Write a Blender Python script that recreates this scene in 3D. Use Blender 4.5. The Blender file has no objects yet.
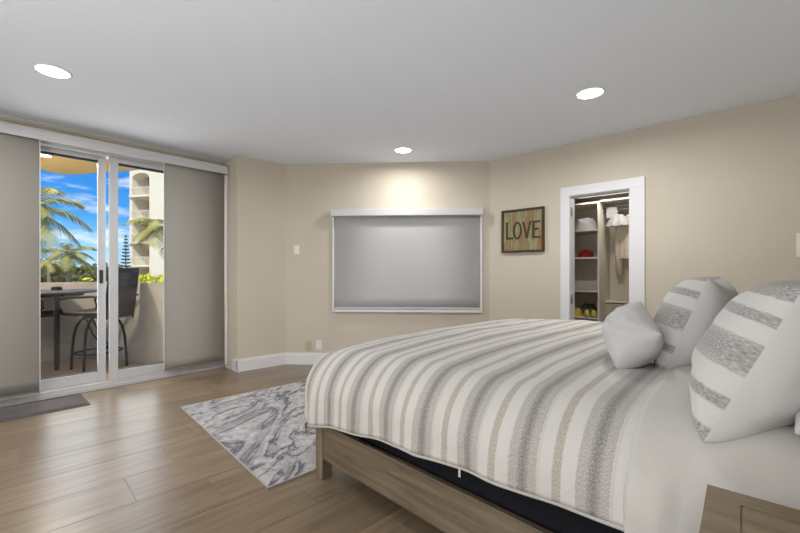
import bpy, bmesh, math, random
from mathutils import Vector, Matrix, noise
from math import sin, cos, pi, radians

scn = bpy.context.scene
col = scn.collection
random.seed(7)

# ------------------------------------------------------------------ camera
AZ = radians(45.4)
CAMH = 1.125
cd = bpy.data.cameras.new('camera')
cam = bpy.data.objects.new('camera', cd)
col.objects.link(cam)
cam.location = (0, 0, CAMH)
cam.rotation_euler = (radians(90), 0, AZ)
cd.sensor_width = 36
cd.lens = 36 * 392 / 800
cd.shift_y = 5.5 / 800
cd.clip_start = 0.02
cd.clip_end = 500
scn.camera = cam

# ------------------------------------------------------------------ colour management
vs = scn.view_settings
vs.view_transform = 'Standard'
vs.look = 'None'
vs.gamma = 1
vs.exposure = 0.36
vs.use_curve_mapping = False

# ------------------------------------------------------------------ sky
def make_world():
    w = bpy.data.worlds.new('sky')
    scn.world = w
    w.use_nodes = True
    nt = w.node_tree
    nt.nodes.clear()
    N = nt.nodes.new
    L = nt.links.new
    out = N('ShaderNodeOutputWorld')
    bg = N('ShaderNodeBackground')
    tc = N('ShaderNodeTexCoord')
    sep = N('ShaderNodeSeparateXYZ')
    L(tc.outputs['Generated'], sep.inputs[0])
    ramp = N('ShaderNodeValToRGB')
    L(sep.outputs['Z'], ramp.inputs[0])
    cr = ramp.color_ramp
    cr.elements[0].position = 0.0
    cr.elements[0].color = (0.55, 0.72, 0.92, 1)
    cr.elements[1].position = 1.0
    cr.elements[1].color = (0.02, 0.12, 0.42, 1)
    for p, c in ((0.05, (0.26, 0.58, 0.92)), (0.12, (0.04, 0.32, 0.80)), (0.20, (0.008, 0.22, 0.70)), (0.45, (0.006, 0.16, 0.55))):
        e = cr.elements.new(p)
        e.color = (*c, 1)
    mp = N('ShaderNodeMapping')
    mp.inputs['Scale'].default_value = (4.2, 4.2, 17.0)
    mp.inputs['Location'].default_value = (1.7, 0.4, 0.3)
    L(tc.outputs['Generated'], mp.inputs[0])
    nz = N('ShaderNodeTexNoise')
    nz.inputs['Scale'].default_value = 1.6
    nz.inputs['Detail'].default_value = 8
    nz.inputs['Roughness'].default_value = 0.6
    L(mp.outputs[0], nz.inputs['Vector'])
    cm = N('ShaderNodeValToRGB')
    cm.color_ramp.elements[0].position = 0.50
    cm.color_ramp.elements[0].color = (0, 0, 0, 1)
    cm.color_ramp.elements[1].position = 0.70
    cm.color_ramp.elements[1].color = (1, 1, 1, 1)
    L(nz.outputs['Fac'], cm.inputs[0])
    mx = N('ShaderNodeMix')
    mx.data_type = 'RGBA'
    L(cm.outputs[0], mx.inputs['Factor'])
    L(ramp.outputs[0], mx.inputs['A'])
    mx.inputs['B'].default_value = (0.9, 0.93, 0.97, 1)
    L(mx.outputs['Result'], bg.inputs[0])
    bg.inputs[1].default_value = 1.05
    L(bg.outputs[0], out.inputs[0])
make_world()

def lamp(name, typ, loc, energy, color=(1, 1, 1), size=0.2, rot=(0, 0, 0), parent=None, spread=None, sizey=None):
    d = bpy.data.lights.new(name, typ)
    d.energy = energy
    d.color = color
    if typ == 'AREA':
        d.size = size
        d.shape = 'DISK'
        if sizey:
            d.shape = 'RECTANGLE'
            d.size_y = sizey
        if spread:
            d.spread = spread
    elif typ == 'SUN':
        d.angle = size
    else:
        d.shadow_soft_size = size
    o = bpy.data.objects.new(name, d)
    col.objects.link(o)
    o.location = loc
    o.rotation_euler = rot
    if parent:
        o.parent = parent
    return o

SUN = Vector((-0.62, 0.42, -0.80)).normalized()
sun = lamp('sunlight', 'SUN', (0, 0, 30), 3.6, (1, 0.93, 0.82), radians(0.6))
sun.rotation_euler = SUN.to_track_quat('-Z', 'Y').to_euler()
# unseen fill light added behind the camera, brightening ceiling and room
ROOM_FILL = 66
DOWN = 20
DAY_FILL = 12
lamp('added_room_fill', 'AREA', (-0.45, -1.75, 0.4), ROOM_FILL, (0.93, 0.97, 1.0), 2.4, (radians(180 - 22), 0, 0), sizey=1.2)
# extra area light added outside the sliding door to strengthen the daylight
lamp('added_daylight_fill', 'AREA', (-4.99, 0.68, 1.2), DAY_FILL, (0.92, 0.97, 1.0), 0.9, (radians(90), 0, radians(-90)), sizey=2.0)

# warm upward fill added unseen behind the left blind to brighten the soffit
lamp('added_soffit_fill', 'AREA', (-5.7, -0.75, 1.55), 16, (1, 0.86, 0.62), 0.35, (radians(180), 0, 0))

# ------------------------------------------------------------------ materials
def mat(name, color, rough=0.6, metal=0.0, vary=0.0, scale=8.0, bump=0.0, bscale=60.0, spec=0.5, sheen=0.0, emit=None, estr=0.0, stretch=None):
    m = bpy.data.materials.new(name)
    m.use_nodes = True
    nt = m.node_tree
    b = nt.nodes['Principled BSDF']
    N = nt.nodes.new
    L = nt.links.new
    b.inputs['Roughness'].default_value = rough
    b.inputs['Metallic'].default_value = metal
    b.inputs['Specular IOR Level'].default_value = spec
    b.inputs['Base Color'].default_value = (*color, 1)
    if sheen:
        b.inputs['Sheen Weight'].default_value = sheen
    if emit:
        b.inputs['Emission Color'].default_value = (*emit, 1)
        b.inputs['Emission Strength'].default_value = estr
    tc = N('ShaderNodeTexCoord')
    vec = tc.outputs['Object']
    if stretch:
        mp = N('ShaderNodeMapping')
        mp.inputs['Scale'].default_value = stretch
        L(vec, mp.inputs[0])
        vec = mp.outputs[0]
    if vary:
        nz = N('ShaderNodeTexNoise')
        nz.inputs['Scale'].default_value = scale
        nz.inputs['Detail'].default_value = 5
        L(vec, nz.inputs['Vector'])
        rp = N('ShaderNodeValToRGB')
        rp.color_ramp.elements[0].position = 0.3
        rp.color_ramp.elements[1].position = 0.7
        rp.color_ramp.elements[0].color = (*[max(0, c * (1 - vary)) for c in color], 1)
        rp.color_ramp.elements[1].color = (*[min(1, c * (1 + vary)) for c in color], 1)
        L(nz.outputs['Fac'], rp.inputs[0])
        L(rp.outputs[0], b.inputs['Base Color'])
    if bump:
        nb = N('ShaderNodeTexNoise')
        nb.inputs['Scale'].default_value = bscale
        nb.inputs['Detail'].default_value = 4
        L(vec, nb.inputs['Vector'])
        bp = N('ShaderNodeBump')
        bp.inputs['Strength'].default_value = bump
        bp.inputs['Distance'].default_value = 0.01
        L(nb.outputs['Fac'], bp.inputs['Height'])
        L(bp.outputs[0], b.inputs['Normal'])
    return m

def s2l(r, g, b):
    f = lambda c: ((c / 255 + 0.055) / 1.055) ** 2.4 if c > 10 else c / 255 / 12.92
    return (f(r), f(g), f(b))

M = {}
M['wall'] = mat('wall_paint', s2l(204, 196, 182), 0.85, vary=0.02, scale=2, bump=0.08, bscale=90, spec=0.2)
M['ceil'] = mat('ceiling_paint', s2l(234, 239, 249), 0.9, bump=0.05, bscale=80, spec=0.2)
M['trim'] = mat('trim_paint', s2l(226, 227, 231), 0.45, vary=0.01)
M['alu'] = mat('white_aluminium', s2l(196, 197, 200), 0.4, vary=0.02)
M['valance'] = mat('valance_white', s2l(205, 205, 207), 0.5, vary=0.01)
M['shade'] = mat('panel_fabric', s2l(163, 160, 154), 0.85, vary=0.05, scale=260, bump=0.15, bscale=420, spec=0.15)
M['roller'] = mat('roller_fabric', s2l(192, 193, 196), 0.75, vary=0.015, scale=200, bump=0.06, bscale=400, spec=0.25)
M['dark_seal'] = mat('dark_rubber', (0.03, 0.03, 0.032), 0.6, vary=0.1)
M['plastic'] = mat('white_plastic', s2l(232, 230, 224), 0.35, vary=0.01)
M['ivory'] = mat('ivory_plastic', s2l(190, 178, 158), 0.4, vary=0.01)
M['lens'] = mat('lamp_lens', (1, 1, 1), 0.5, emit=(1, 0.97, 0.92), estr=7, vary=0.01)
M['black_metal'] = mat('black_metal', s2l(22, 21, 24), 0.5, vary=0.15, scale=30)
M['sling'] = mat('brown_sling_mesh', s2l(66, 58, 57), 0.8, vary=0.25, scale=220, bump=0.2, bscale=300)
M['seat'] = mat('seat_sling', s2l(140, 122, 112), 0.8, vary=0.15, scale=220)
M['stucco'] = mat('parapet_stucco', s2l(203, 194, 182), 0.9, vary=0.05, scale=5, bump=0.25, bscale=60, spec=0.1)
M['soffit'] = mat('soffit_paint', s2l(255, 206, 134), 0.85, vary=0.03, scale=4)
M['balcony_tile'] = mat('balcony_tile', s2l(178, 158, 134), 0.6, vary=0.08, scale=6)
M['closet'] = mat('closet_laminate', s2l(206, 200, 188), 0.6, vary=0.02)
M['closet_wall'] = mat('closet_wall_paint', s2l(200, 190, 172), 0.85, vary=0.03, scale=3)
M['white_cloth'] = mat('white_cloth', s2l(170, 170, 175), 0.9, vary=0.04, scale=14, bump=0.2, bscale=40, sheen=0.2)
M['cream_cloth'] = mat('cream_cloth', s2l(205, 192, 176), 0.9, vary=0.06, scale=30, bump=0.2, bscale=60)
M['red_cloth'] = mat('red_cloth', s2l(140, 28, 36), 0.85, vary=0.12, scale=30)
M['yellow_cloth'] = mat('yellow_cloth', s2l(205, 185, 70), 0.85, vary=0.25, scale=25)
M['grey_cloth'] = mat('grey_cloth', s2l(96, 96, 92), 0.85, vary=0.3, scale=25)
M['steel'] = mat('brushed_steel', s2l(150, 150, 152), 0.35, metal=0.8, vary=0.05)
M['black_cloth'] = mat('black_boxspring_fabric', s2l(30, 31, 36), 0.95, vary=0.2, scale=120, spec=0.1)
M['mattress'] = mat('mattress_ticking', s2l(222, 220, 214), 0.9, vary=0.02)
M['sheet'] = mat('white_blanket', s2l(184, 181, 176), 0.92, vary=0.02, scale=6, bump=0.35, bscale=26, sheen=0.15, spec=0.15)
M['pillow_white'] = mat('pillow_white_cotton', s2l(186, 185, 184), 0.92, vary=0.02, scale=8, bump=0.4, bscale=16, sheen=0.15, spec=0.15)
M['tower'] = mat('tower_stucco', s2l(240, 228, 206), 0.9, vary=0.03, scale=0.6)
M['tower_shaded'] = mat('tower_recess_shade', s2l(150, 128, 100), 0.9, vary=0.08, scale=0.8)  # tower stucco darkened, balcony recess shade put into the colour
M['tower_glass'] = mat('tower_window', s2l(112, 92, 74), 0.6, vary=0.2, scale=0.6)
M['trunk'] = mat('palm_trunk', s2l(140, 122, 98), 0.9, vary=0.2, scale=6, bump=0.4, bscale=18)
M['frond'] = mat('palm_frond', s2l(164, 158, 86), 0.6, vary=0.3, scale=0.9)
M['frond_yellow'] = mat('yellowing_frond', s2l(200, 176, 60), 0.6, vary=0.25, scale=1.5)
M['hedge'] = mat('lime_hedge_leaf', s2l(206, 204, 56), 0.6, vary=0.25, scale=2.5)
M['bush'] = mat('dark_bush_leaf', s2l(92, 96, 48), 0.7, vary=0.4, scale=0.35)
M['bush2'] = mat('olive_bush_leaf', s2l(128, 122, 58), 0.7, vary=0.4, scale=0.4)
M['pine'] = mat('pine_needles', s2l(66, 78, 66), 0.8, vary=0.3, scale=1)
M['lawn'] = mat('lawn', s2l(110, 120, 60), 0.95, vary=0.3, scale=0.2)
M['sign_dark'] = mat('sign_dark_wood', s2l(66, 48, 28), 0.7, vary=0.25, scale=20, stretch=(1, 1, 6))
M['mat_grey'] = mat('doormat_charcoal', s2l(98, 93, 95), 0.95, vary=0.18, scale=60, bump=0.3, bscale=180, spec=0.1)

def wood(name, c1, c2, rough=0.5, axis='X', scale=1.0, bump=0.1):
    m = bpy.data.materials.new(name)
    m.use_nodes = True
    nt = m.node_tree
    b = nt.nodes['Principled BSDF']
    N = nt.nodes.new
    L = nt.links.new
    tc = N('ShaderNodeTexCoord')
    mp = N('ShaderNodeMapping')
    s = [22 * scale, 22 * scale, 22 * scale]
    s['XYZ'.index(axis)] = 1.6 * scale
    mp.inputs['Scale'].default_value = s
    L(tc.outputs['Object'], mp.inputs[0])
    nz = N('ShaderNodeTexNoise')
    nz.inputs['Scale'].default_value = 1.5
    nz.inputs['Detail'].default_value = 8
    nz.inputs['Roughness'].default_value = 0.65
    nz.inputs['Distortion'].default_value = 0.4
    L(mp.outputs[0], nz.inputs['Vector'])
    rp = N('ShaderNodeValToRGB')
    rp.color_ramp.elements[0].position = 0.28
    rp.color_ramp.elements[1].position = 0.72
    rp.color_ramp.elements[0].color = (*c1, 1)
    rp.color_ramp.elements[1].color = (*c2, 1)
    L(nz.outputs['Fac'], rp.inputs[0])
    L(rp.outputs[0], b.inputs['Base Color'])
    b.inputs['Roughness'].default_value = rough
    bp = N('ShaderNodeBump')
    bp.inputs['Strength'].default_value = bump
    bp.inputs['Distance'].default_value = 0.005
    L(nz.outputs['Fac'], bp.inputs['Height'])
    L(bp.outputs[0], b.inputs['Normal'])
    return m
M['bedwood'] = wood('bed_weathered_wood', s2l(84, 72, 58), s2l(134, 119, 100), 0.55, 'X')
M['bedwood_v'] = wood('bed_post_wood', s2l(90, 78, 62), s2l(138, 123, 102), 0.55, 'Z')
M['nightwood'] = wood('nightstand_wood', s2l(96, 81, 60), s2l(132, 114, 86), 0.5, 'X', 1.3)

def floor_mat():
    m = wood('wood_look_tile', s2l(106, 89, 71), s2l(144, 126, 106), 0.28, 'Y', 0.7, 0.06)
    nt = m.node_tree
    b = nt.nodes['Principled BSDF']
    N = nt.nodes.new
    L = nt.links.new
    src = b.inputs['Base Color'].links[0].from_socket
    geo = N('ShaderNodeNewGeometry')
    mr = N('ShaderNodeMapRange')
    L(geo.outputs['Random Per Island'], mr.inputs[0])
    mr.inputs['To Min'].default_value = 0.86
    mr.inputs['To Max'].default_value = 1.10
    hs = N('ShaderNodeHueSaturation')
    L(mr.outputs[0], hs.inputs['Value'])
    L(src, hs.inputs['Color'])
    L(hs.outputs[0], b.inputs['Base Color'])
    # shift the grain from plank to plank
    mp = [n for n in nt.nodes if n.type == 'MAPPING'][0]
    cx = N('ShaderNodeCombineXYZ')
    mul = N('ShaderNodeMath')
    mul.operation = 'MULTIPLY'
    mul.inputs[1].default_value = 37
    L(geo.outputs['Random Per Island'], mul.inputs[0])
    L(mul.outputs[0], cx.inputs[2])
    L(cx.outputs[0], mp.inputs['Location'])
    return m
M['floor'] = floor_mat()
M['grout'] = mat('grout', s2l(158, 142, 124), 0.9, vary=0.05)

def glass_mat():
    m = bpy.data.materials.new('clear_glass')
    m.use_nodes = True
    nt = m.node_tree
    nt.nodes.clear()
    N = nt.nodes.new
    L = nt.links.new
    out = N('ShaderNodeOutputMaterial')
    mx = N('ShaderNodeMixShader')
    t = N('ShaderNodeBsdfTransparent')
    t.inputs[0].default_value = (0.96, 0.975, 0.97, 1)
    g = N('ShaderNodeBsdfGlossy')
    g.inputs['Roughness'].default_value = 0.02
    mx.inputs[0].default_value = 0.05
    L(t.outputs[0], mx.inputs[1])
    L(g.outputs[0], mx.inputs[2])
    L(mx.outputs[0], out.inputs[0])
    return m
M['glass'] = glass_mat()

def ramp_nodes(nt, sock, stops, interp='LINEAR'):
    rp = nt.nodes.new('ShaderNodeValToRGB')
    rp.color_ramp.interpolation = interp
    els = rp.color_ramp.elements
    els[0].position, els[0].color = stops[0][0], (*stops[0][1], 1)
    els[1].position, els[1].color = stops[-1][0], (*stops[-1][1], 1)
    for p, c in stops[1:-1]:
        e = els.new(p)
        e.color = (*c, 1)
    nt.links.new(sock, rp.inputs[0])
    return rp

def stripe_mat(name, period, stops, offset=0.0, grain=0.12, base_bump=0.35):
    """woven stripes that repeat along the U coordinate (metres)"""
    m = bpy.data.materials.new(name)
    m.use_nodes = True
    nt = m.node_tree
    b = nt.nodes['Principled BSDF']
    N = nt.nodes.new
    L = nt.links.new
    uv = N('ShaderNodeUVMap')
    uv.uv_map = 'UVMap'
    sep = N('ShaderNodeSeparateXYZ')
    L(uv.outputs[0], sep.inputs[0])
    wob = N('ShaderNodeTexNoise')
    wob.inputs['Scale'].default_value = 90
    wob.inputs['Detail'].default_value = 2
    L(uv.outputs[0], wob.inputs['Vector'])
    wm = N('ShaderNodeMath')
    wm.operation = 'MULTIPLY_ADD'
    wm.inputs[1].default_value = 0.008
    L(wob.outputs['Fac'], wm.inputs[0])
    L(sep.outputs[0], wm.inputs[2])
    ad = N('ShaderNodeMath')
    ad.operation = 'ADD'
    ad.inputs[1].default_value = offset
    L(wm.outputs[0], ad.inputs[0])
    dv = N('ShaderNodeMath')
    dv.operation = 'DIVIDE'
    dv.inputs[1].default_value = period
    L(ad.outputs[0], dv.inputs[0])
    fr = N('ShaderNodeMath')
    fr.operation = 'FRACT'
    L(dv.outputs[0], fr.inputs[0])
    rp = ramp_nodes(nt, fr.outputs[0], stops)
    # coarse weave flecks inside the stripes
    mp = N('ShaderNodeMapping')
    mp.inputs['Scale'].default_value = (330, 210, 1)
    L(uv.outputs[0], mp.inputs[0])
    nz = N('ShaderNodeTexNoise')
    nz.inputs['Scale'].default_value = 1
    nz.inputs['Detail'].default_value = 3
    L(mp.outputs[0], nz.inputs['Vector'])
    fl = ramp_nodes(nt, nz.outputs['Fac'], [(0.35, (0, 0, 0)), (0.65, (1, 1, 1))])
    mx = N('ShaderNodeMix')
    mx.data_type = 'RGBA'
    mx.blend_type = 'SOFT_LIGHT'
    bw = N('ShaderNodeRGBToBW')
    L(rp.outputs[0], bw.inputs[0])
    fm = N('ShaderNodeMapRange')
    fm.inputs['From Min'].default_value = 0.30
    fm.inputs['From Max'].default_value = 0.50
    fm.inputs['To Min'].default_value = 0.5
    fm.inputs['To Max'].default_value = 0.06
    L(bw.outputs[0], fm.inputs[0])
    L(fm.outputs[0], mx.inputs['Factor'])
    L(rp.outputs[0], mx.inputs['A'])
    L(fl.outputs[0], mx.inputs['B'])
    L(mx.outputs['Result'], b.inputs['Base Color'])
    b.inputs['Roughness'].default_value = 0.92
    b.inputs['Specular IOR Level'].default_value = 0.15
    b.inputs['Sheen Weight'].default_value = 0.15
    n2 = N('ShaderNodeTexNoise')
    n2.inputs['Scale'].default_value = 34
    n2.inputs['Detail'].default_value = 5
    L(uv.outputs[0], n2.inputs['Vector'])
    bp = N('ShaderNodeBump')
    bp.inputs['Strength'].default_value = base_bump
    bp.inputs['Distance'].default_value = 0.012
    L(n2.outputs['Fac'], bp.inputs['Height'])
    L(bp.outputs[0], b.inputs['Normal'])
    return m
WH = s2l(191, 189, 186)
CR = s2l(188, 181, 172)
G1 = s2l(166, 162, 158)
G2 = s2l(148, 144, 141)
G3 = s2l(166, 160, 152)
# wide stripe centred at 0.5, narrow stripe around 0 / 1
M['comforter'] = stripe_mat('comforter_weave', 0.2, [
    (0.0, G3), (0.055, G3), (0.065, CR), (0.075, WH), (0.25, WH), (0.27, CR), (0.28, G1), (0.40, G1), (0.43, G2),
    (0.50, s2l(130, 127, 125)), (0.56, G2), (0.60, G1), (0.70, G1), (0.715, WH), (0.73, s2l(184, 174, 162)), (0.76, WH), (0.92, WH),
    (0.93, CR), (0.945, G3), (1.0, G3)][::1], offset=0.47)
SG = s2l(152, 149, 147)
M['sham'] = stripe_mat('sham_weave', 0.40, [
    (0.0, SG), (0.07, s2l(150, 147, 145)), (0.10, SG), (0.115, WH), (0.23, WH), (0.245, SG), (0.30, G2), (0.315, WH), (0.45, WH),
    (0.46, G1), (0.52, SG), (0.56, s2l(150, 147, 145)), (0.62, SG), (0.66, G1), (0.67, WH), (0.77, WH), (0.78, SG), (0.84, SG), (0.85, WH), (0.94, WH), (0.95, SG), (1.0, SG)],
    offset=0.0)

def rug_mat():
    m = bpy.data.materials.new('marbled_rug')
    m.use_nodes = True
    nt = m.node_tree
    b = nt.nodes['Principled BSDF']
    N = nt.nodes.new
    L = nt.links.new
    tc = N('ShaderNodeTexCoord')
    mp = N('ShaderNodeMapping')
    mp.vector_type = 'TEXTURE'
    mp.inputs['Rotation'].default_value = (0, 0, radians(40))
    mp.inputs['Scale'].default_value = (0.42, 1.15, 1)
    L(tc.outputs['Object'], mp.inputs[0])
    n1 = N('ShaderNodeTexNoise')
    n1.inputs['Scale'].default_value = 1.3
    n1.inputs['Detail'].default_value = 5
    n1.inputs['Roughness'].default_value = 0.55
    n1.inputs['Distortion'].default_value = 0.9
    L(mp.outputs[0], n1.inputs['Vector'])
    r1 = ramp_nodes(nt, n1.outputs['Fac'], [(0.26, s2l(140, 138, 142)), (0.36, s2l(174, 172, 174)), (0.44, s2l(184, 182, 183)), (0.466, s2l(150, 148, 153)), (0.48, s2l(92, 90, 96)), (0.495, s2l(168, 166, 169)), (0.55, s2l(188, 186, 186)), (0.595, s2l(150, 148, 153)), (0.61, s2l(104, 102, 108)), (0.635, s2l(164, 162, 165)), (0.74, s2l(186, 184, 184))])
    n2 = N('ShaderNodeTexNoise')
    n2.inputs['Scale'].default_value = 15
    n2.inputs['Detail'].default_value = 6
    n2.inputs['Roughness'].default_value = 0.7
    n2.inputs['Distortion'].default_value = 1.0
    L(tc.outputs['Object'], n2.inputs['Vector'])
    r2 = ramp_nodes(nt, n2.outputs['Fac'], [(0.35, (0.42, 0.42, 0.44)), (0.5, (0.8, 0.8, 0.8)), (0.6, (1, 1, 1))])
    mx = N('ShaderNodeMix')
    mx.data_type = 'RGBA'
    mx.blend_type = 'MULTIPLY'
    mx.inputs['Factor'].default_value = 0.75
    L(r1.outputs[0], mx.inputs['A'])
    L(r2.outputs[0], mx.inputs['B'])
    L(mx.outputs['Result'], b.inputs['Base Color'])
    b.inputs['Roughness'].default_value = 0.95
    b.inputs['Specular IOR Level'].default_value = 0.1
    return m
M['rug'] = rug_mat()
M['rug_edge'] = mat('rug_binding', s2l(160, 157, 154), 0.95, vary=0.08, scale=60)

def sign_mat():
    m = bpy.data.materials.new('painted_boards')
    m.use_nodes = True
    nt = m.node_tree
    b = nt.nodes['Principled BSDF']
    N = nt.nodes.new
    L = nt.links.new
    tc = N('ShaderNodeTexCoord')
    mp = N('ShaderNodeMapping')
    mp.inputs['Scale'].default_value = (26, 1, 3.5)
    L(tc.outputs['Object'], mp.inputs[0])
    nz = N('ShaderNodeTexNoise')
    nz.inputs['Scale'].default_value = 1
    nz.inputs['Detail'].default_value = 5
    L(mp.outputs[0], nz.inputs['Vector'])
    r = ramp_nodes(nt, nz.outputs['Fac'], [(0.25, s2l(78, 108, 96)), (0.36, s2l(122, 130, 104)), (0.44, s2l(152, 144, 110)), (0.52, s2l(122, 116, 84)), (0.58, s2l(140, 122, 82)), (0.64, s2l(158, 98, 58)), (0.72, s2l(128, 106, 74)), (0.80, s2l(84, 68, 50))])
    L(r.outputs[0], b.inputs['Base Color'])
    b.inputs['Roughness'].default_value = 0.7
    return m
M['sign'] = sign_mat()

# ------------------------------------------------------------------ mesh helpers
class MB:
    def __init__(self):
        self.bm = bmesh.new()
        self.uv = None
    def box(self, x0, x1, y0, y1, z0, z1, bev=0.0, seg=2, mtx=None, mi=0):
        v = [self.bm.verts.new(p) for p in ((x0, y0, z0), (x1, y0, z0), (x1, y1, z0), (x0, y1, z0), (x0, y0, z1), (x1, y0, z1), (x1, y1, z1), (x0, y1, z1))]
        fs = [self.bm.faces.new([v[i] for i in q]) for q in ((0, 3, 2, 1), (4, 5, 6, 7), (0, 1, 5, 4), (1, 2, 6, 5), (2, 3, 7, 6), (3, 0, 4, 7))]
        for f in fs:
            f.material_index = mi
        if mtx is not None:
            bmesh.ops.transform(self.bm, matrix=mtx, verts=v)
        if bev > 0:
            es = list({e for f in fs for e in f.edges})
            bmesh.ops.bevel(self.bm, geom=es, offset=bev, segments=seg, affect='EDGES', profile=0.5)
        return self
    def prism(self, pts, z0, z1):
        a = [self.bm.verts.new((p[0], p[1], z0)) for p in pts]
        b = [self.bm.verts.new((p[0], p[1], z1)) for p in pts]
        n = len(pts)
        fs = [self.bm.faces.new(a[::-1]), self.bm.faces.new(b)]
        for i in range(n):
            fs.append(self.bm.faces.new((a[i], a[(i + 1) % n], b[(i + 1) % n], b[i])))
        bmesh.ops.recalc_face_normals(self.bm, faces=fs)
        return self
    def tube(self, pts, r, n=10, cap=True, flat=1.0):
        pts = [Vector(p) for p in pts]
        rs = r if isinstance(r, (list, tuple)) else [r] * len(pts)
        rings = []
        up0 = None
        for i, p in enumerate(pts):
            if i == 0:
                d = pts[1] - p
            elif i == len(pts) - 1:
                d = p - pts[i - 1]
            else:
                d = (pts[i + 1] - p).normalized() + (p - pts[i - 1]).normalized()
            d.normalize()
            if up0 is None:
                up0 = Vector((0, 0, 1)) if abs(d.z) < 0.9 else Vector((1, 0, 0))
            a = d.cross(up0)
            if a.length < 1e-4:
                a = d.cross(Vector((0, 1, 0)))
            a.normalize()
            c = a.cross(d).normalized()
            up0 = c
            rings.append([self.bm.verts.new(p + a * rs[i] * cos(2 * pi * k / n) + c * rs[i] * flat * sin(2 * pi * k / n)) for k in range(n)])
        fs = []
        for i in range(len(rings) - 1):
            for k in range(n):
                f = self.bm.faces.new((rings[i][k], rings[i][(k + 1) % n], rings[i + 1][(k + 1) % n], rings[i + 1][k]))
                f.smooth = True
                fs.append(f)
        if cap:
            fs.append(self.bm.faces.new(rings[0][::-1]))
            fs.append(self.bm.faces.new(rings[-1]))
        bmesh.ops.recalc_face_normals(self.bm, faces=fs)
        return self
    def lathe(self, prof, n=32, center=(0, 0, 0), axis='Z'):
        rings = []
        for r, z in prof:
            ring = []
            for k in range(n):
                a = 2 * pi * k / n
                ring.append(self.bm.verts.new((center[0] + r * cos(a), center[1] + r * sin(a), center[2] + z)))
            rings.append(ring)
        fs = []
        for i in range(len(rings) - 1):
            for k in range(n):
                f = self.bm.faces.new((rings[i][k], rings[i][(k + 1) % n], rings[i + 1][(k + 1) % n], rings[i + 1][k]))
                f.smooth = True
                fs.append(f)
        fs.append(self.bm.faces.new(rings[0][::-1]))
        fs.append(self.bm.faces.new(rings[-1]))
        bmesh.ops.recalc_face_normals(self.bm, faces=fs)
        return self
    def quad(self, a, b, c, d, mi=0):
        f = self.bm.faces.new([self.bm.verts.new(p) for p in (a, b, c, d)])
        f.material_index = mi
        return self
    def grid(self, nu, nv, fn, uvfn=None, smooth=True, mi=None):
        vs_ = [[self.bm.verts.new(fn(i / (nu - 1), j / (nv - 1))) for j in range(nv)] for i in range(nu)]
        lay = self.bm.loops.layers.uv.get('UVMap') or self.bm.loops.layers.uv.new('UVMap')
        for i in range(nu - 1):
            for j in range(nv - 1):
                f = self.bm.faces.new((vs_[i][j], vs_[i + 1][j], vs_[i + 1][j + 1], vs_[i][j + 1]))
                f.smooth = smooth
                if mi is not None:
                    f.material_index = mi
                if uvfn:
                    for lp, (a, b) in zip(f.loops, ((i, j), (i + 1, j), (i + 1, j + 1), (i, j + 1))):
                        lp[lay].uv = uvfn(a / (nu - 1), b / (nv - 1))
        return self
    def build(self, name, m, parent=None):
        me = bpy.data.meshes.new(name)
        self.bm.to_mesh(me)
        self.bm.free()
        for x in (m if isinstance(m, (list, tuple)) else [m]):
            me.materials.append(x)
        o = bpy.data.objects.new(name, me)
        col.objects.link(o)
        if parent:
            o.parent = parent
        return o

def tag(o, label=None, cat=None, group=None, kind=None):
    if label:
        o['label'] = label
    if cat:
        o['category'] = cat
    if group:
        o['group'] = group
    if kind:
        o['kind'] = kind
    return o

def empty(name, loc=(0, 0, 0), rz=0.0, label=None, cat=None, group=None):
    o = bpy.data.objects.new(name, None)
    o.empty_display_size = 0.1
    col.objects.link(o)
    o.location = loc
    o.rotation_euler = (0, 0, rz)
    return tag(o, label, cat, group)

def struct(name, mb, m, label, cat, parent=None):
    o = mb.build(name, m, parent)
    if parent is None:
        tag(o, label, cat, None, 'structure')
    return o

def place(o, fr):
    o.location = (*fr[0], 0)
    o.rotation_euler = (0, 0, fr[1])
    return o

def copy_tree(o, parent=None):
    c = o.copy()
    col.objects.link(c)
    if parent:
        c.parent = parent
    for ch in list(o.children):
        copy_tree(ch, c)
    return c

CE = 2.44
# wall frames: origin, rotation.  local axes explained per wall
FL = ((-4.66, 0.0), radians(3.2))        # left wall: X into the room, Y along the wall
FR = ((-2.558, 4.02), radians(2.61))     # right wall: X along the wall, Y out of the room
FB = ((-4.395, 2.37), math.atan2(4.02 - 2.37, -2.558 + 4.395))  # slanted window wall: X along, Y out of the room
WB = math.hypot(1.837, 1.65)
def wpt(fr, x, y, z=0.0):
    c, s = cos(fr[1]), sin(fr[1])
    return Vector((fr[0][0] + c * x - s * y, fr[0][1] + s * x + c * y, z))

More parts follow.
